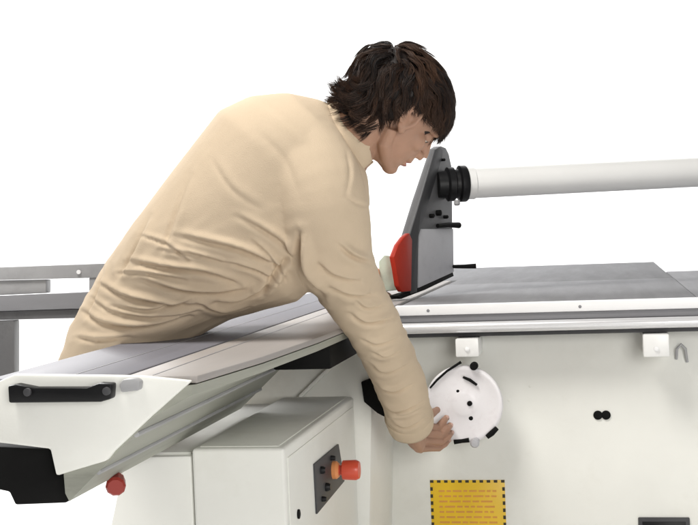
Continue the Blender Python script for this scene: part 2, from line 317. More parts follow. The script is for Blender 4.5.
a = X(333, 470, cx1 + 0.004); bm = bm_new(); lathe(bm, a, (1, 0, 0), [(-0.001, 0.019), (0.008, 0.019), (0.014, 0.014), (0.014, 0)], 28); done('button_collar', bm, M['orange'], sp)
bm = bm_new(); lathe(bm, a + np.array([0.010, 0, 0]), (1, 0, 0), [(0, 0.011), (0.010, 0.011), (0.012, 0.0205), (0.040, 0.0215), (0.047, 0.018), (0.050, 0.0)], 32); done('emergency_button', bm, M['redbtn'], cc)
a = X(298, 514, cx1); bm = bm_new(); lathe(bm, a, (1, 0, 0), [(-0.001, 0.009), (0.003, 0.009), (0.004, 0.006), (0.004, 0)], 18); done('keyhole', bm, M['rubber'], cc)
bm = bm_new(); zz = ctop - 0.012
tube(bm, [(cx1 + 0.0005, cy0 + 0.02, 0.12), (cx1 + 0.0005, cy0 + 0.02, zz - 0.01), (cx1 + 0.0005, 2.95, zz - 0.01)], 0.0012, 6)
done('door_seam', bm, M['enamel_grey'], cc)

# ------------------------------------------------------------------ sliding table
sl = thing('sliding_table', (-0.7, 2.6, 0.69), 'long aluminium sliding table with white end face under the leaning worker', 'sliding table')
y0, y1 = 1.80, 4.60
XL, XG, XR = -0.915, -0.700, -0.522
bm = bm_new()
box(bm, XL, XG - 0.004, y0 + 0.02, y1, 0.846, TZ)
box(bm, XG - 0.02, XG + 0.02, y0 + 0.02, y1, 0.842, 0.8575)
done('table_top', bm, M['alu'], sl, 0.004)
bm = bm_new(); prism(bm, [(XG + 0.002, y0 + 0.018, 0.858), (-0.583, y0 + 0.018, 0.858), (-0.552, y0 + 0.28, 0.858), (-0.531, y0 + 0.62, 0.858), (XR, y0 + 0.95, 0.858), (XR, y1, 0.858), (XG + 0.002, y1, 0.858)], (0, 0, TZ - 0.858))
done('edge_profile', bm, M['alu_light'], sl, 0.004)
for gx in (-0.79, -0.655): bm = bm_new(); box(bm, gx - 0.0012, gx + 0.0012, y0 + 0.03, y1 - 0.01, TZ - 0.0005, TZ + 0.0006); done('groove_line', bm, M['rail_grey'], sl, smooth=False)
# fairing under the right edge (slanted extrusion)
def at(px, py, y=1.80): return Y(px, py, y)
fp = [np.array((XR - 0.004, 1.80, 0.8565)), np.array((XR - 0.006, 1.80, 0.842)), at(150, 418), at(113, 455), at(66, 503), at(62, 495), at(60, 470), at(60, 400), np.array((-0.80, 1.80, 0.8445))]
bm = bm_new(); n = len(fp); VV = []; stn = [(1.812, -0.584), (1.95, -0.566), (2.08, -0.551), (2.42, -0.530), (2.76, XR)]
for yy_, xr_ in stn:
    for k, p in enumerate(fp): VV.append((xr_ - (0.004 if k == 0 else 0.007) if k < 2 else p[0], yy_, p[2]))
FFc = [tuple(range(n)), tuple(range(4 * n, 5 * n))[::-1]] + [(q * n + i, q * n + (i + 1) % n, (q + 1) * n + (i + 1) % n, (q + 1) * n + i) for q in range(4) for i in range(n)]
join(bm, VV, FFc); fr = done('side_extrusion', bm, M['fairing'], sl, 0.0)
for (a, b, r_) in (((133, 436), 0, 0.0045), ((95, 474), 0, 0.004)):
    p = at(*a); bm = bm_new(); tube(bm, [p + np.array([0, 0.014, 0]), p + np.array([0, 0.955, 0])], r_, 8); done('extrusion_rib', bm, M['mid'], fr)
# white end face
ep = [at(-8, 384), at(14, 374.5), at(140, 376), at(191, 381), at(150, 417), at(113, 452), at(106, 461), at(56, 476), at(50, 449), at(0, 443), at(-10, 440)]
bm = bm_new(); prism(bm, [p + np.array([0, -0.001, 0]) for p in ep], (0, 0.016, 0)); en = done('end_plate', bm, M['enamel'], sl, 0.004)
bm = bm_new(); prism(bm, [at(14, 384), at(22, 382.5), at(40, 386), at(92, 386), at(104, 381.5), at(117, 382), at(116, 397), at(106, 400), at(15, 401)], (0, -0.022, 0)); hb = done('end_handle', bm, M['black'], sl, 0.003)
for px, py in ((107, 391), (28, 392)): bm = bm_new(); lathe(bm, at(px, py, 1.775), (0, -1, 0), [(0, 0.006), (0.004, 0.006), (0.005, 0.004), (0.005, 0)], 16); done('screw', bm, M['dark'], hb)
bm = bm_new(); prism(bm, [at(123, 383), at(127, 378), at(139, 377), at(144, 380), at(143, 389), at(125, 391)], (0, -0.018, 0)); done('end_stop', bm, M['mid'], sl, 0.003)
bm = bm_new(); prism(bm, [at(-10, 446, 1.83), at(50, 449, 1.83), at(56, 475, 1.83), at(92, 462, 1.83), at(66, 503, 1.83), at(15, 505, 1.83), at(9, 492, 1.83), at(-10, 488, 1.83)], (0, 0.16, 0)); done('bearing_housing', bm, M['rubber'], sl, 0.003)
bm = bm_new(); a = at(116, 480, 2.0); lathe(bm, a, (0.35, -1, -0.2), [(-0.03, 0.008), (0, 0.010), (0.002, 0.015), (0.028, 0.0165), (0.032, 0.013), (0.032, 0)], 10); done('red_knob', bm, M['maroon'], sl, ang=20)
bm = bm_new(); box(bm, -0.66, -0.540, 2.56, 3.3, 0.792, 0.840); done('gap_shade_block', bm, M['rubber'], sl, 0.004)  # black block standing in for the shade between table underside and chassis

# ------------------------------------------------------------------ outrigger table on the left
ou = thing('crosscut_table', (-1.6, 3.36, 0.0), 'grey slotted steel table frame with post, left edge behind the worker', 'table frame')
D = 3.6; th = FW * 0.05
def slab(name, pts, m, d=D, t=0.06, bev=0.003): bm = bm_new(); prism(bm, [P(px, py, d) for px, py in pts], FW * t); return done(name, bm, m, ou, bev)
slab('fence_bar', [(-40, 268.5), (130, 262.5), (130, 277), (-40, 281)], M['mid'])
slab('lower_face', [(-40, 281.5), (46, 279.5), (46, 293), (-40, 297)], M['mid'], D + 0.01)
slab('table_slab', [(-40, 298), (130, 290), (130, 307), (-40, 312)], M['rail_grey'])
slab('under_rail', [(-40, 312.5), (125, 307.5), (125, 317), (-40, 321)], M['guard_dark'], D + 0.015)
slab('end_block', [(89, 277.6), (130, 277), (130, 289.4), (89, 291)], M['mid'], D + 0.005)
slab('post', [(-12, 321.5), (14, 320.5), (14, 470), (-11, 470)], M['guard_dark'], D + 0.01)
bm = bm_new(); prism(bm, [P(-12, 450, D + 0.012), P(14, 450, D + 0.012), P(212, 446, 3.56), P(212, 464, 3.56), P(14, 469, D + 0.012), P(-12, 469, D + 0.012)], FW * 0.055); done('swing_arm', bm, M['guard_dark'], ou, 0.003)
bm = bm_new(); a = P(79, 272, D - 0.002); lathe(bm, a, -FW, [(0, 0.006), (0.006, 0.006), (0.007, 0)], 14); done('clamp_bolt', bm, M['bright'], ou)

# ------------------------------------------------------------------ overhead blade guard and extraction pipe
gd = thing('blade_guard', (-0.45, 3.6, 0.88), 'tall grey blade guard with red side and pale extraction pipe above the table', 'blade guard')
_ga = P(395, 300, 3.52); _gb = P(453, 273, 3.80); _gn = np.array([_gb[1] - _ga[1], -(_gb[0] - _ga[0]), 0.0]); _gn /= np.linalg.norm(_gn)
if _gn[1] < 0: _gn = -_gn
def gp(px, py, off=0.0):      # a point of the guard's upright side plane
    r_ = ray(px, py); return CAM + r_ * (((_ga - CAM) @ _gn) / (r_ @ _gn)) + _gn * off
def gpl(name, pts, m, off=0, t=0.05, bev=0.002):
    bm = bm_new(); prism(bm, [gp(px, py, off) for px, py in pts], _gn * t); return done(name, bm, m, gd, bev)
gpl('housing', [(437, 149), (441, 146), (446, 148), (449, 154), (452, 168), (453, 273), (412, 292), (409, 292), (409, 236), (420, 200)], M['guard_dark'], 0.0, 0.026)
gpl('edge_band', [(433.5, 150), (438, 147), (441, 150), (441, 156), (417, 236), (415.5, 292), (409, 294), (408.5, 234), (420, 196)], M['dark'], -0.006, 0.0055)
gpl('lower_plate', [(417, 238), (419, 229), (452, 229), (452.5, 272), (417, 288)], M['guard_grey'], -0.0045, 0.004, 0.001)
gpl('red_side_plate', [(407, 233), (410, 240), (409, 291), (400, 292), (396.5, 286), (394, 270), (391.5, 257), (396, 245), (402, 237)], M['red'], -0.008, 0.016, 0.003)
gpl('shoe', [(400, 299), (396, 296), (409, 292), (452, 272.5), (453, 276), (424, 290)], M['rubber'], -0.003, 0.03, 0.001)  # black wedge painting the shadow below the guard, no real shoe
for (px, py, r_) in ((430, 216, 0.006), (437, 213, 0.0085), (444, 217, 0.005), (441, 160, 0.004)):
    a = gp(px, py); bm = bm_new(); lathe(bm, a, -_gn, [(-0.01, r_), (0.012, r_), (0.014, r_ * 0.6), (0.014, 0)], 16); done('clamp_knob', bm, M['rubber'], gd)
bm = bm_new(); tube(bm, [gp(434, 226, -.012), gp(444, 225, -.014), gp(454, 225.5, -.016)], [0.006, 0.007, 0.009], 12); done('clamp_lever', bm, M['rubber'], gd)
bm = bm_new(); tube(bm, [gp(450, 266.5, .01), P(464, 266.5, 3.80), P(476, 266, 3.80)], [0.005, 0.006, 0.0075], 12); done('riving_pin', bm, M['rubber'], gd)
pa, pb = P(466, 183.5, 3.75), P(760, 169, 3.90); ax = (pb - pa) / np.linalg.norm(pb - pa)
R0_ = 15.2 / 1300 * 3.75
bm = bm_new(); lathe(bm, pa, ax, [(0.004, 0), (0.004, R0_ * 0.96), (0.010, R0_), (0.015, R0_), (0.85, R0_), (0.85, 0)], 48); done('extraction_pipe', bm, M['pipe'], gd)
bm = bm_new(); lathe(bm, pa, ax, [(0.002, R0_ * 0.9), (0.002, R0_ * 1.06), (0.022, R0_ * 1.06), (0.024, R0_ * 1.01)], 48); done('pipe_ring', bm, M['white_pl'], gd)
bm = bm_new(); lathe(bm, pa, -ax, [(-0.002, 0), (0, R0_ * 1.16), (0.003, R0_ * 1.2), (0.020, R0_ * 1.2), (0.024, R0_ * 0.98), (0.034, R0_ * 0.95), (0.038, R0_ * 1.12), (0.055, R0_ * 1.12), (0.060, R0_ * 0.9), (0.085, R0_ * 0.85), (0.085, 0)], 40); done('hose_collar', bm, M['black'], gd, ang=50)
bm = bm_new(); b = P(457, 200, 3.69); lathe(bm, b, -UP, [(0, 0.008), (0.012, 0.009), (0.016, 0.006), (0.016, 0)], 14); done('hose_clamp_screw', bm, M['mid'], gd)
# little guide block by the red side
gb = thing('push_block', P(388, 292, 3.6), 'small pale green block with orange foot, between sleeve and red guard', 'push block')
bm = bm_new(); prism(bm, [P(379, 261, 3.6), P(384, 255, 3.6), (P(391, 256, 3.6)), P(392, 268, 3.6), P(397, 280, 3.6), P(398, 290, 3.6), P(380, 292, 3.6)], FW * 0.04); done('block', bm, M['palegreen'], gb, 0.004)
bm = bm_new(); prism(bm, [P(370, 270, 3.585), P(379, 268, 3.585), P(381, 283, 3.585), P(379, 295, 3.585), P(370, 297, 3.585)], FW * 0.04); done('foot', bm, M['orange'], gb, 0.004)

# ------------------------------------------------------------------ the worker
HD = 2.48
hc = Vector(P(403, 106, HD))
Rt, Uu, Tw = Vector(RT), Vector(UP), Vector(-FW)
hu = (Rt * 0.70 + Uu * 0.71).normalized(); hf = (Rt * 0.71 - Uu * 0.70).normalized()
tu = math.radians(21); hf = (hf * math.cos(tu) - Tw * math.sin(tu)).normalized(); hs = hu.cross(hf).normalized()
if hs.dot(Tw) < 0: hs = -hs
HS = 0.97
def H(f, u, s): return hc + (hf * f + hu * u + hs * s) * HS
HA = (hf, hu, hs)
bm = bm_new()
ellipsoid(bm, H(-0.008, 0.014, 0), HA, (0.093, 0.073, 0.073), 40, 24)
ellipsoid(bm, H(0.030, -0.035, 0), HA, (0.056, 0.078, 0.058), 32, 20)
ellipsoid(bm, H(0.034, -0.080, 0), HA, (0.046, 0.032, 0.044), 28, 16)
ellipsoid(bm, H(0.068, -0.100, 0), HA, (0.017, 0.016, 0.022))
for s in (-1, 1):
    tube(bm, [H(-0.002, -0.052, s * 0.052), H(0.012, -0.082, s * 0.048), H(0.042, -0.098, s * 0.03), H(0.068, -0.103, s * 0.01)], [0.014, 0.014, 0.012, 0.011], 12)
    ellipsoid(bm, H(0.052, -0.032, s * 0.042), HA, (0.024, 0.022, 0.018))
    ellipsoid(bm, H(0.076, 0.004, s * 0.025), HA, (0.013, 0.009, 0.024))
    ellipsoid(bm, H(0.092, -0.044, s * 0.011), HA, (0.011, 0.008, 0.0075))
tube(bm, [H(0.084, 0.004, 0), H(0.091, -0.014, 0), H(0.099, -0.030, 0), H(0.103, -0.041, 0)], [0.009, 0.009, 0.010, 0.0105], 14)
ellipsoid(bm, H(0.080, -0.066, 0), HA, (0.014, 0.006, 0.023)); ellipsoid(bm, H(0.078, -0.077, 0), HA, (0.014, 0.007, 0.021)); ellipsoid(bm, H(0.066, -0.088, 0), HA, (0.015, 0.012, 0.022))
ellipsoid(bm, H(0.074, -0.060, 0), HA, (0.018, 0.016, 0.028))
# neck
nb = Vector(P(335, 158, 2.53))
tube(bm, [H(-0.02, -0.03, 0), H(-0.034, -0.072, 0), H(-0.03, -0.11, 0).lerp(nb, 0.35), nb], [0.055, 0.056, 0.058, 0.066], 24)
for s in (-1, 1):   # ears
    e = H(0.000, -0.014, s * 0.076)
    ea = (hf + hs * s * -0.3).normalized(); ellipsoid(bm, e, (ea, hu, ea.cross(hu)), (0.016, 0.030, 0.008))
    rim = [H(0.000 + 0.016 * math.cos(a), -0.010 + 0.029 * math.sin(a), s * (0.080 + 0.006 * (math.cos(a) < 0))) for a in [math.radians(k) for k in range(-60, 260, 20)]]
    tube(bm, rim, 0.0042, 8); ellipsoid(bm, H(0.006, -0.042, s * 0.078), HA, (0.008, 0.008, 0.005))
headme = remeshed(bm, 0.0022, 5)
co = coords(headme); nm = normals(headme)
loc = np.stack([(co - np.array(hc)) @ np.array(v) for v in HA], 1)
for s in (-1, 1):
    d2 = ((loc[:, 1] + 0.012) / 0.012) ** 2 + ((loc[:, 2] - s * 0.031) / 0.018) ** 2
    co -= np.outer(np.exp(-d2) * (loc[:, 0] > 0.03) * 0.011, np.array(hf))
    d2 = ((loc[:, 1] + 0.045) / 0.004) ** 2 + ((loc[:, 2] - s * 0.008) / 0.004) ** 2; co -= np.outer(np.exp(-d2) * (loc[:, 0] > 0.09) * 0.004, nm[0] * 0 + np.array(hu))
    d2 = ((loc[:, 1] + 0.014) / 0.012) ** 2 + ((loc[:, 0] - 0.003) / 0.008) ** 2; co -= np.outer(np.exp(-d2) * (loc[:, 2] * s > 0.07) * 0.006, np.array(hs) * s)
d2 = ((loc[:, 1] + 0.0715) / 0.0022) ** 2; co -= np.outer(np.exp(-d2) * (loc[:, 0] > 0.075) * (np.abs(loc[:, 2]) < 0.024) * 0.004, np.array(hf))
d2 = ((loc[:, 1] + 0.090) / 0.006) ** 2; co -= np.outer(np.exp(-d2) * (loc[:, 0] > 0.07) * 0.001, np.array(hf))
setco(headme, co)

# body under the clothes (one skin), arms, hands, legs
def e3(px, py, d): return Vector(P(px, py, d))
bm = bm_new()
spine = [(e3(98, 400, 2.67), 0.075), (e3(108, 360, 2.67), 0.065), (e3(126, 325, 2.65), 0.072), (e3(175, 258, 2.60), 0.090), (e3(240, 200, 2.57), 0.105), (e3(290, 165, 2.55), 0.11), (e3(325, 150, 2.53), 0.08)]
tube(bm, [a for a, r in spine], [r for a, r in spine], 28)
hipL = Vector((-1.02, 2.50, 0.84)); 
for s, (kx, ky), (fx, fy) in ((0, (-0.90, 2.70), (-0.84, 2.68)), (1, (-0.92, 2.90), (-0.88, 2.98))):
    h = Vector((-1.01, 2.59 + s * 0.16, 0.76)); k = Vector((kx, ky, 0.46)); f = Vector((fx, fy, 0.08))
    tube(bm, [h, h.lerp(k, .5), k, k.lerp(f, .35), f, f + Vector((0, 0, -0.03))], [0.065, 0.07, 0.058, 0.056, 0.038, 0.036], 20)
# near arm (right arm) and far arm
wr = Vector(Y(411, 431, 3.04))
arm = [e3(318, 185, 2.42), e3(333, 248, 2.50), e3(368, 318, 2.68), e3(396, 372, 2.85), wr]
tube(bm, arm, [0.058, 0.048, 0.038, 0.034, 0.026], 20)
wl = Vector(Z(352, 294, 0.895)); arml = [e3(322, 175, 2.70), e3(330, 225, 2.85), e3(336, 262, 2.98), wl]
tube(bm, arml, [0.055, 0.048, 0.040, 0.026], 18)
bodyme = remeshed(bm, 0.006, 3)
# hands
def hand(wrist, palm_dir, palm_n, side, tips, thumb, scale=1.0):
    """palm_dir: wrist->knuckles, palm_n: out of the back of the hand, side: towards the index finger; tips: per finger list of 3 joint positions"""
    bm = bm_new(); pd = palm_dir.normalized(); sd = (side - pd * side.dot(pd)).normalized(); pn = pd.cross(sd).normalized()
    if pn.dot(palm_n) < 0: pn = -pn
    c = wrist + pd * 0.050
    loft(bm, [(wrist - pd * 0.03, sd * 0.027, pn * 0.021), (wrist, sd * 0.029, pn * 0.020), (wrist + pd * 0.03, sd * 0.037, pn * 0.018), (wrist + pd * 0.065, sd * 0.042, pn * 0.015), (wrist + pd * 0.088, sd * 0.040, pn * 0.011)], 24, p=2.5)
    for i, ch in enumerate(tips):
        off = 0.031 - i * 0.0205; kn = wrist + pd * (0.084 - 0.004 * abs(i - 1)) + sd * off
        r = (0.0098, 0.0100, 0.0094, 0.0082)[i]
        pts = [wrist + pd * 0.055 + sd * off * 0.8, kn] + ch
        fine = []
        for a, b in zip(pts[:-1], pts[1:]): fine += [a.lerp(b, t) for t in (0, .5)]
        fine.append(pts[-1]); rr = [r * (1.0, 1.0, 1.12, 0.98, 1.06, 0.92, 0.98, 0.88, 0.7)[j] for j in range(len(fine))]
        tube(bm, fine, rr, 12); ellipsoid(bm, pts[-1], ((1, 0, 0), (0, 1, 0), (0, 0, 1)), (r * 0.82,) * 3, 10, 8)
    b = wrist + pd * 0.02 + sd * 0.02; pts = [b] + thumb
    tube(bm, [pts[0], pts[1], pts[1].lerp(pts[2], .5), pts[2], pts[3]], [0.015, 0.0125, 0.0105, 0.0115, 0.008], 12)
    ellipsoid(bm, pts[-1], ((1, 0, 0), (0, 1, 0), (0, 0, 1)), (0.0088,) * 3, 10, 8)
    return remeshed(bm, 0.0016, 4)
def yy(px, py, y): return Vector(Y(px, py, y))
wf = wy - 0.012
tipsR = [[yy(444, 424, wf - 0.030), yy(453, 419, wf - 0.024), yy(460, 416, wf - 0.008)],
         [yy(449, 432, wf - 0.034), yy(459, 428, wf - 0.026), yy(466, 425, wf - 0.008)],
         [yy(450, 441, wf - 0.032), yy(459, 438, wf - 0.024), yy(465, 436, wf - 0.010)],
         [yy(447, 450, wf - 0.024), yy(454, 448, wf - 0.014), yy(458, 444, wf - 0.004)]]
tipsR = [[yy(437, 428, wf - 0.040), yy(443, 422, wf - 0.028), yy(446, 418, wf - 0.008)],
         [yy(440, 434.5, wf - 0.043), yy(447, 429, wf - 0.031), yy(450, 425.5, wf - 0.008)],
         [yy(441, 441.5, wf - 0.041), yy(448, 436.5, wf - 0.029), yy(451, 433, wf - 0.008)],
         [yy(439, 448, wf - 0.034), yy(445, 444, wf - 0.022), yy(448, 441, wf - 0.005)]]
kn = yy(430, 441, wf - 0.044)
handR = hand(wr, kn - wr, -Vector(FW), Vector(UP), tipsR, [yy(424, 422, 3.12), yy(431, 414, 3.165), yy(437, 410, 3.20)])
pdL = Vector((0.25, 0.97, -0.08)); tl = []
for i in range(4):
    k0 = wl + pdL * 0.09 + Vector((0.9, -0.2, 0)) * (0.031 - i * 0.0205); dr = (pdL + Vector((0.9, 0, 0)) * (0.25 - i * 0.17)).normalized()
    tl.append([k0 + dr * 0.035 + Vector((0, 0, 0.004)), k0 + dr * 0.06 - Vector((0, 0, 0.004)), k0 + dr * 0.08 - Vector((0, 0, 0.013))])
handL = hand(wl, pdL, Vector((0, 0, 1)), Vector((1, 0, 0)), tl, [wl + Vector((0.05, 0.035, 0)), wl + Vector((0.07, 0.06, -0.008)), wl + Vector((0.08, 0.085, -0.013))])
# assemble the person mesh
bmp = bmesh.new()
for me_ in (bodyme, headme, handR, handL): bmp.from_mesh(me_)
for f in bmp.faces: f.material_index = 0
for f in bmp.faces:
    c = f.calc_center_median() - hc; u_, f_, s_ = c.dot(hu), c.dot(hf), c.dot(hs)
    if f_ > 0.078 and -0.082 < u_ < -0.062 and abs(s_) < 0.022 - abs(u_ + 0.072) * 0.8: f.material_index = 1
def addmat(bm, idx, fn):
    n0 = len(bm.faces); fn(); bm.faces.ensure_lookup_table()
    for f in bm.faces[n0:]: f.material_index = idx
for s in (-1, 1):
    addmat(bmp, 2, lambda: ellipsoid(bmp, H(0.066, -0.012, s * 0.031), HA, (0.012, 0.012, 0.012)))
    addmat(bmp, 3, lambda: ellipsoid(bmp, H(0.0735, -0.016, s * 0.032), HA, (0.0055, 0.0055, 0.0055), 14, 8))
    addmat(bmp, 0, lambda: ellipsoid(bmp, H(0.0662, -0.0100, s * 0.031), HA, (0.0134, 0.0118, 0.0142)))
for i, ch in enumerate(tipsR):
    d = (ch[2] - ch[1]).normalized(); nn = (Vector(-FW) - d * Vector(-FW).dot(d)).normalized(); c = ch[2] + nn * 0.0068 - d * 0.001
    addmat(bmp, 4, lambda: ellipsoid(bmp, c, (d, d.cross(nn), nn), (0.0060, 0.0048, 0.0014), 12, 8))
pm = bpy.data.meshes.new('person'); bmp.to_mesh(pm); bmp.free()
person = link('person', pm, M['skin'], None, True, 80)
for k in ('lip', 'eye', 'iris', 'nail'): pm.materials.append(M[k])
person['label'] = 'worker in khaki jacket leaning over the sliding table to turn the hand wheel'; person['category'] = 'person'
def child(name, me, m, ang=60):
    o = bpy.data.objects.new(name, me); scene.collection.objects.link(o); me.materials.clear(); me.materials.append(m); me.shade_smooth(); me.set_sharp_from_angle(angle=math.radians(ang)); o.parent = person; return o

# jacket: torso loft + sleeves, united, then folded
bm = bm_new()
def sec(a, b, d, h, sh=0): A = Vector(P(*a, d)); B = Vector(P(*b, d)); return ((A + B) / 2, (A - B) / 2, Vector(FW) * h)
tors = [sec((50, 400), (132, 412), 2.68, .13), sec((62, 362), (158, 368), 2.68, .145), sec((74, 325), (194, 338), 2.66, .155), sec((101, 272), (230, 319), 2.63, .165),
        sec((131, 228), (266, 309), 2.60, .175), sec((162, 187), (298, 302), 2.58, .185), sec((193, 147), (326, 276), 2.56, .19), sec((220, 112), (356, 235), 2.55, .195),
        sec((250, 98), (370, 205), 2.54, .185), sec((286, 94), (368, 178), 2.53, .14), sec((318, 100), (364, 166), 2.525, .085), sec((328, 104), (360, 162), 2.52, .068)]
loft(bm, tors, 48, p=2.15)
def cr(pts, k=4):
    out = []
    for i in range(len(pts) - 1):
        p0, p1, p2, p3 = [np.array(pts[max(0, min(len(pts) - 1, j))], float) for j in (i - 1, i, i + 1, i + 2)]
        for t in np.linspace(0, 1, k, endpoint=False): out.append(0.5 * ((2 * p1) + (-p0 + p2) * t + (2 * p0 - 5 * p1 + 4 * p2 - p3) * t ** 2 + (-p0 + 3 * p1 - 3 * p2 + p3) * t ** 3))
    out.append(np.array(pts[-1], float)); return out
slv = cr([(300, 150, 44, 2.45), (316, 185, 47, 2.42), (325, 222, 46, 2.43), (334, 258, 40, 2.5), (351, 290, 32, 2.6), (371, 322, 27, 2.7), (386, 351, 25.5, 2.8), (398, 378, 25.5, 2.87), (405, 400, 25, 2.93), (410, 422, 23, 3.0)])
slv += [np.array((410, 424, 19, 3.0)), np.array((407, 412, 18, 2.965))]
tube(bm, [P(x, y, d) for x, y, r, d in slv], [r / F * d for x, y, r, d in slv], 28)
sll = cr([(305, 150, 40, 2.68), (322, 180, 44, 2.72), (332, 222, 36, 2.85), (338, 255, 28, 2.96)]); sll += [np.append(sll[-1][:2] + [3, 18], [24, 3.05])]
tube(bm, [P(x, y, d) for x, y, r, d in sll], [r / F * d for x, y, r, d in sll], 24)
# collar band (standing, open at the throat)
jm = remeshed(bm, 0.0042, 14)
def px_of(co):
    q = co - CAM; w = q @ FW; return np.stack([349 + F * (q @ RT) / w, 262.5 - F * (q @ UP) / w], 1), w
def pdist(p, line):
    best = np.full(len(p), 1e9); tt = np.zeros(len(p)); L = [np.array(a, float) for a in line]; tot = sum(np.linalg.norm(b - a) for a, b in zip(L, L[1:])); acc = 0; sg = np.zeros(len(p))
    for a, b in zip(L, L[1:]):
        ab = b - a; l = np.linalg.norm(ab); t = np.clip(((p - a) @ ab) / l ** 2, 0, 1); d = np.linalg.norm(p - (a + t[:, None] * ab), axis=1)
        c = (ab[0] * (p[:, 1] - a[1]) - ab[1] * (p[:, 0] - a[0])) / l
        k = d < best; best[k] = d[k]; tt[k] = (acc + t[k] * l) / tot; sg[k] = c[k]; acc += l
    return best, tt, np.sign(sg) * best
def fold(co, nm, folds):
    p, w = px_of(co); face = np.clip((nm @ -FW) * 1.6 + 0.15, 0, 1); disp = np.zeros(len(co))
    for line, amp, wd in folds:
        b, t, sd = pdist(p, cr(line, 5)); m = b < wd * 4
        # sharp crease with a soft swell beside it
        prof = -1.1 * np.exp(-(sd / (wd * 0.38)) ** 2) + 0.95 * np.exp(-((sd + wd * 0.95) / (wd * 0.8)) ** 2) + 0.35 * np.exp(-((sd - wd * 1.2) / wd) ** 2)
        disp += m * prof * amp * np.sin(np.pi * np.clip(t, 0.02, 0.98)) ** 0.6
    up_ = np.clip((p[:, 1] - 170) / 90, 0.35, 1); disp = disp * 1.5 * up_
    for line in ([(388, 409), (402, 416), (430, 406)],):
        b, t, sd = pdist(p, cr(line, 6)); disp += 0.0022 * (-1.3 * np.exp(-(sd / 1.0) ** 2) + 0.7 * np.exp(-((sd - 2.6) / 1.6) ** 2)) * (b < 9)
    return disp * face
folds = [
 ([(176, 236), (210, 243), (245, 252), (285, 268)], .0085, 4.5), ([(236, 216), (262, 230), (282, 243), (298, 258)], .008, 4.5),
 ([(130, 262), (165, 268), (205, 272), (240, 284)], .008, 4.2), ([(140, 280), (175, 289), (212, 292), (250, 288)], .0085, 4.2),
 ([(100, 284), (125, 297), (160, 303), (205, 303)], .0085, 4.0), ([(84, 312), (104, 324), (140, 326), (190, 314)], .009, 4.5),
 ([(92, 298), (112, 312), (150, 316), (200, 308)], .006, 3.0), ([(78, 338), (100, 340), (130, 335)], .006, 3.5),
 ([(190, 175), (178, 205), (164, 250)], .007, 6), ([(150, 215), (134, 250), (118, 280)], .005, 5),
 ([(298, 232), (300, 252), (306, 272), (322, 296)], .016, 6.5), ([(288, 255), (276, 270), (262, 292)], .008, 5),
 ([(345, 196), (356, 203), (368, 206)], .006, 3.2), ([(338, 244), (352, 256), (372, 264)], .007, 4), ([(316, 262), (334, 276), (360, 283)], .006, 4.5),
 ([(328, 286), (348, 296), (376, 296)], .006, 4), ([(350, 314), (366, 322), (392, 318)], .007, 3.6), ([(362, 338), (376, 344), (398, 338)], .0055, 3),
 ([(366, 362), (384, 372), (408, 364)], .0055, 3), ([(374, 384), (392, 392), (414, 384)], .006, 3), ([(378, 402), (396, 412), (424, 402)], .0065, 3), ([(386, 418), (404, 428), (428, 417)], .006, 2.6),
 ([(255, 130), (285, 160), (300, 200)], .003, 8), ([(346, 150), (350, 172), (346, 196)], .004, 4), ([(212, 160), (232, 190), (262, 210)], .004, 6),
 ([(225, 262), (250, 268), (280, 282)], .006, 3), ([(160, 250), (196, 255), (228, 264)], .006, 2.8), ([(118, 274), (150, 274), (186, 279)], .006, 2.8), ([(250, 240), (270, 256), (286, 280)], .006, 2.8), ([(110, 306), (150, 309), (196, 296)], .006, 2.6), ([(355, 300), (366, 308), (384, 304)], .005, 2.4), ([(372, 350), (384, 356), (402, 350)], .005, 2.4), ([(196, 300), (220, 310), (250, 306)], .006, 3), ([(140, 236), (170, 246), (190, 262)], .005, 3), ([(104, 262), (98, 290), (86, 318)], .004, 4), ([(215, 300), (240, 298), (272, 284)], .008, 4),
]
for it in range(1):
    co = coords(jm); nm = normals(jm); dsp = fold(co, nm, folds)
    # direction-stretched crumples: long along the cloth's pull, short across it
    e1 = np.array(Rt * 0.62 + Uu * 0.35 - Tw * 0.3); e2 = np.array(-Rt * 0.45 + Uu * 0.9); e3_ = np.array(Tw)
    A1, A2, A3 = co @ e1, co @ e2, co @ e3_
    px_, w_ = px_of(co); low = np.clip((px_[:, 1] - 190) / 90, 0.12, 1)
    nz = np.array([(1 - 2 * abs(noise.noise(Vector((a * 7, b * 22, c * 9))))) * 0.7 + (1 - 2 * abs(noise.noise(Vector((a * 15 + 4, b * 42, c * 18))))) * 0.35 + noise.noise(Vector((a * 5, b * 6, c * 5))) * 1.3 for a, b, c in zip(A1, A2, A3)])
    co += nm * (dsp + (nz - 0.5) * 0.0040 * low)[:, None]; setco(jm, co)
sm = bpy.data.objects.new('t', jm); scene.collection.objects.link(sm); md = sm.modifiers.new('s', 'SMOOTH'); md.iterations = 1; md.factor = 0.5; md2 = sm.modifiers.new('u', 'SUBSURF'); md2.levels = 1; md2.render_levels = 1
dgp = bpy.context.evaluated_depsgraph_get(); jm2 = bpy.data.meshes.new_from_object(sm.evaluated_get(dgp), depsgraph=dgp); bpy.data.objects.remove(sm)
jm2.name = 'jacket'; jacket = child('jacket', jm2, M['cloth'], 180)
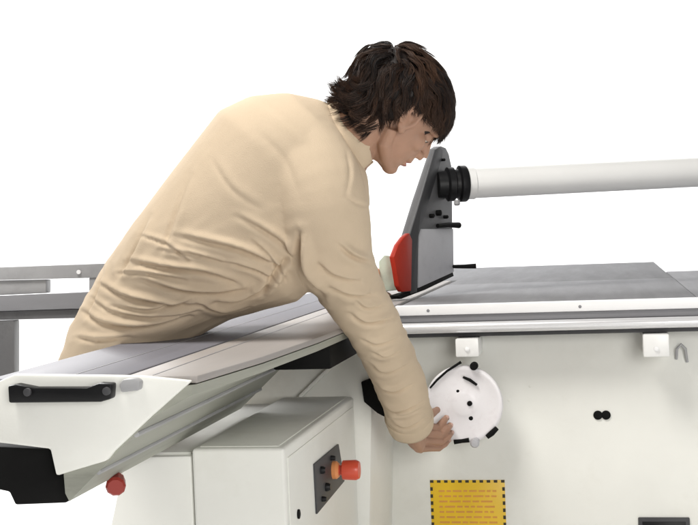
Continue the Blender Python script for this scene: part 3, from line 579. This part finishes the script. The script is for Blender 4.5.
# collar
def ring(px, py, ax_, bx_, d, n=40, a0=0, a1=2 * math.pi): pass
ca = Vector(P(364, 170, 2.50)); cb = Vector(P(330, 104, 2.52)); cdir = (ca - cb).normalized(); cdep = Vector(FW); cm = (ca + cb) / 2; cn = (Rt * 0.86 + Uu * 0.42).normalized(); cn = (cn - cdir * cn.dot(cdir)).normalized()
bm = bm_new(); rings = []; N_ = 56; ha = (ca - cb).length / 2
for (off, k, wv) in ((-0.02, 1.06, 0), (0.008, 1.06, 0), (0.026, 0.99, 1), (0.030, 0.965, 1), (0.027, 0.93, 1), (0.010, 0.94, 0), (-0.02, 0.93, 0)):
    r = []
    for i in range(N_):
        a = math.radians(20) + (2 * math.pi - math.radians(40)) * i / (N_ - 1)
        p = cm + cdir * (math.cos(a) * ha * k) + cdep * (math.sin(a) * 0.080 * k) + cn * (off - 0.006 * (math.cos(a) > 0.6)) + cn * 0.002 * math.sin(a * 5) * wv
        r.append(bm.verts.new(p))
    rings.append(r)
for A_, B_ in zip(rings, rings[1:] + rings[:1]):
    for i in range(N_ - 1): bm.faces.new((A_[i], A_[i + 1], B_[i + 1], B_[i]))
bm.faces.new([r[0] for r in rings]); bm.faces.new([r[-1] for r in rings][::-1])
cl = done('collar', bm, M['cloth'], None, 0.0015, ang=180); cl.parent = jacket
bm = bm_new(); rr_ = []
for off, k in ((-0.03, 0.93), (0.010, 0.90), (0.020, 0.87), (0.018, 0.84), (-0.03, 0.84)):
    rr_.append([bm.verts.new(cm + cdir * (math.cos(a) * ha * k) + cdep * (math.sin(a) * 0.080 * k) + cn * off) for a in [2 * math.pi * i / 48 for i in range(48)]])
for A_, B_ in zip(rr_, rr_[1:] + rr_[:1]):
    for i in range(48): bm.faces.new((A_[i], A_[(i + 1) % 48], B_[(i + 1) % 48], B_[i]))
ln = done('collar_lining', bm, M['shirtin'], None, ang=180); ln.parent = jacket
# cuff band
bm = bm_new(); c0 = Vector(P(*slv[-3][[0, 1, 3]])); c1 = Vector(P(*slv[-5][[0, 1, 3]])); dd = (c0 - c1).normalized(); rc = 23.4 / F * 3.0
lathe(bm, c0, -dd, [(-0.006, rc * 0.90), (-0.007, rc * 1.0), (0.0, rc * 1.03), (0.030, rc * 1.05), (0.036, rc * 1.02), (0.036, rc * 0.9)], 48)
for v in bm.verts: v.co += Vector(noise.noise_vector(v.co * 22)) * 0.0035
cf = done('cuff', bm, M['cloth'], None, ang=180); cf.parent = jacket
# trousers and shoes
bm = bm_new(); tube(bm, [e3(122, 415, 2.72), e3(110, 390, 2.69), e3(113, 360, 2.67)], [0.08, 0.095, 0.095], 28)
for s, (kx, ky), (fx, fy) in ((0, (-0.90, 2.70), (-0.84, 2.68)), (1, (-0.92, 2.90), (-0.88, 2.98))):
    h = Vector((-1.01, 2.59 + s * 0.16, 0.76)); k = Vector((kx, ky, 0.46)); f = Vector((fx, fy, 0.055))
    tube(bm, [h, h.lerp(k, .5), k, k.lerp(f, .35), k.lerp(f, .7), f], [0.075, 0.080, 0.070, 0.066, 0.062, 0.064], 22)
tm = remeshed(bm, 0.007, 6); co = coords(tm); nm = normals(tm); nz = np.array([noise.noise(Vector((c[0] * 10, c[1] * 10, c[2] * 22))) for c in co]); setco(tm, co + nm * (nz * 0.006)[:, None]); tm.name = 'trousers'; child('trousers', tm, M['trousers'], 180)
for (fx, fy) in ((-0.84, 2.68), (-0.88, 2.98)):
    bm = bm_new(); loft(bm, [((fx - 0.09, fy, 0.045), (0, 0.01, 0), (0, 0, 0.02)), ((fx - 0.07, fy, 0.05), (0, 0.035, 0), (0, 0, 0.048)), ((fx, fy, 0.058), (0, 0.038, 0), (0, 0, 0.056)), ((fx + 0.08, fy, 0.038), (0, 0.045, 0), (0, 0, 0.036)), ((fx + 0.15, fy, 0.03), (0, 0.042, 0), (0, 0, 0.028)), ((fx + 0.185, fy, 0.025), (0, 0.015, 0), (0, 0, 0.014))], 24, p=2.6)
    me_ = remeshed(bm, 0.005, 4); me_.name = 'shoe'; child('shoe', me_, M['shoe'])

# hair: scalp mass plus many tapered wavy locks
HCt = np.array((-0.010, 0.015, 0.0)) * HS; HR = np.array((0.098, 0.076, 0.078)) * HS
def hairline(f, u, s):
    """True where hair may root (head coordinates)"""
    if f > 0.062: return u > 0.030
    if f > 0.014: return u > 0.030 - (0.062 - f) * 0.55
    if f > -0.016: return u > -0.002
    return u > -0.080
bm = bm_new()
ellipsoid(bm, H(-0.010, 0.015, 0), HA, HR + 0.009, 44, 30)
ellipsoid(bm, H(-0.058, -0.034, 0), HA, (0.042, 0.050, 0.056), 28, 18)
for v in bm.verts:
    c = v.co - hc; f_, u_, s_ = c.dot(hf), c.dot(hu), c.dot(hs)
    if not hairline(f_, u_ - 0.004, s_): v.co = hc + (v.co - hc) * 0.86
bmesh.ops.recalc_face_normals(bm, faces=bm.faces)
me0 = bpy.data.meshes.new('x'); bm.to_mesh(me0); bm.free()
V = [tuple(v.co) for v in me0.vertices]; Fa = [tuple(p.vertices) for p in me0.polygons]; tone = [0.05] * len(V)
HAm = np.array([list(hf), list(hu), list(hs)]); hcn = np.array(hc)
whorl = np.array((-0.70, 0.68, 0.15)); whorl /= np.linalg.norm(whorl); down = HAm @ np.array((0, 0, -1.0))
def unit(v): return v / (np.linalg.norm(v) + 1e-9)
def nvec(p, s): return np.array(noise.noise_vector(Vector(np.array(p) * s)))
def guide(p, nv, w, length, lift, outflip, ph, amp, g_amt, n=10):
    d = unit(w + 0.45 * nvec(p, 20)); q = p.copy(); pts = [p - nv * 0.003]; st = length / n; side = np.cross(d, nv)
    for k in range(1, n + 1):
        t = k / n; rn = unit((q - HCt) / HR ** 2)
        d = d - rn * d.dot(rn) * (0.5 if outflip == 0 or t < 0.5 else -0.1)
        d = unit(d + side * amp * math.cos(ph + t * 9.5) + down * g_amt * t + rn * outflip * max(0, t - 0.4) * 1.2)
        q = q + d * st
        e = (q - HCt) / (HR + lift * (0.55 + 0.45 * min(1, t * 3.0))); kk = math.sqrt((e ** 2).sum())
        if kk < 1: q = HCt + (q - HCt) / kk
        elif t < 0.8 and outflip == 0: q = q * 0.4 + (HCt + (q - HCt) / kk) * 0.6
        pts.append(q.copy())
    return np.array(pts)
def strand(pts, r0, tn, nv):
    base = len(V); m_ = len(pts)
    for k in range(m_):
        q = pts[k]; tg = unit(pts[min(k + 1, m_ - 1)] - pts[max(k - 1, 0)]); a = unit(np.cross(tg, nv)); b = np.cross(a, tg); r = r0 * (1 - (k / (m_ - 1)) ** 2.5 * 0.9)
        for an in (0, 2.094, 4.189):
            V.append(tuple(hcn + (q + a * math.cos(an) * r + b * math.sin(an) * r) @ HAm)); tone.append(tn * (0.55 + 0.6 * k / m_))
    for k in range(m_ - 1):
        for j in range(3): Fa.append((base + k * 3 + j, base + k * 3 + (j + 1) % 3, base + (k + 1) * 3 + (j + 1) % 3, base + (k + 1) * 3 + j))
def lock(p, nv, G, nk, spread, tn):
    a = unit(np.cross(nv, (0.3, 0.5, 0.8))); b = np.cross(nv, a)
    for c in range(nk):
        r = spread * math.sqrt(rng.random()); th = rng.random() * 6.283; off = a * math.cos(th) * r + b * math.sin(th) * r
        m_ = len(G); t = np.linspace(0, 1, m_)[:, None]; cut = m_ - int(rng.integers(0, 3))
        fr_ = nv * rng.uniform(-0.003, 0.003)
        pts = (G + off * (1 - 0.60 * t ** 0.8) + fr_ * t + nvec(p + c * 0.37, 31) * 0.003 * t ** 2)[:cut]
        bad = [k for k, q in enumerate(pts) if k > 2 and abs(q[2]) > 0.02 and ((-0.012 < q[0] < 0.026 and q[1] < 0.000 and abs(q[2]) > 0.05) or (0.026 <= q[0] < 0.080 and q[1] < 0.006 - 0.008 * math.sin(c * 1.7)) or (q[0] >= 0.080 and q[1] < -0.004 - 0.03 * (made % 5 == 0)))]
        if bad: pts = pts[:bad[0] + int(rng.random() < 0.25)]
        if len(pts) < 4: continue
        strand(pts, rng.uniform(0.00035, 0.00075), float(np.clip(tn + rng.normal(0, 0.12), 0, 1)), nv)
made = 0
while made < 620:
    v = unit(rng.normal(size=3)); p = HCt + v * HR; f_, u_, s_ = p
    if not hairline(f_, u_, s_): continue
    made += 1
    nv = unit((p - HCt) / HR ** 2); w = unit(p - HCt) - whorl; dw = min(1.0, np.linalg.norm(w) / 0.55); w = unit(w) * dw + np.array((0.75, 0.55, 0.25)) * (1 - dw) * 1.3; w = unit(w - nv * w.dot(nv))
    front = f_ > 0.03; back = f_ < -0.02 and u_ < 0.02
    L_ = rng.uniform(0.055, 0.085) * (0.72 if front else 1)
    tn = float(np.clip(0.28 + 0.45 * noise.noise(Vector(p * 34)) + rng.normal(0, 0.10), 0, 1))
    lift = rng.uniform(0.004, 0.013) + (0.012 * max(0, -f_ / 0.1)) + 0.005 * noise.noise(Vector(p * 25 + 9 * np.ones(3)))
    G = guide(p, nv, w, L_, lift, 0.55 if back and rng.random() < 0.5 else 0.0, rng.uniform(0, 6.28), rng.uniform(0.25, 0.62), 0.32)
    lock(p, nv, G, 28, 0.009, tn)
for i in range(170):          # nape curls turning outward over the collar
    s_ = rng.uniform(-0.055, 0.060); u_ = rng.uniform(-0.075, -0.015); f_ = rng.uniform(-0.098, -0.026)
    p = np.array((f_, u_, s_ if abs(s_) > 0.02 or f_ < -0.07 else 0.045)); nv = unit(np.array((-0.6, -0.1, p[2] * 14)))
    q = p.copy(); pts = [q.copy()]; n = 10; L_ = rng.uniform(0.034, 0.054); a0 = rng.uniform(-0.3, 0.5); turn = rng.uniform(0.6, 2.7) * (1.0 if f_ < -0.055 else 0.45); sw = rng.uniform(-0.6, 0.6); ph = rng.uniform(0, 6.28)
    for k in range(n):
        t = k / n; an_ = a0 + turn * t ** 1.3; d = unit(np.array((-math.sin(an_), -math.cos(an_), 0)) + np.array((0, 0, 1)) * (sw * math.cos(ph + t * 5)) + nv * 0.15 * (1 - t)); q = q + d * L_ / n; pts.append(q.copy())
    lock(p, nv, np.array(pts), 30, 0.010, float(np.clip(0.35 + 0.5 * noise.noise(Vector(p * 40)), 0, 1)))
me = bpy.data.meshes.new('hair'); me.from_pydata(V, [], Fa); at_ = me.attributes.new('tone', 'FLOAT', 'POINT'); at_.data.foreach_set('value', tone)
child('hair', me, M['hair'], 180)
# eyebrows
for s in (-1, 1):
    bm = bm_new()
    for i in range(60):
        t = i / 59; a = H(0.093 - 0.016 * t, 0.006 + 0.004 * math.sin(t * 3), s * (0.012 + 0.036 * t)); tube(bm, [a, a + hs * s * 0.006 + hu * random.uniform(0, 0.003) + hf * 0.001], [0.0008, 0.0003], 4)
    done('eyebrow', bm, M['hair'], None).parent = person
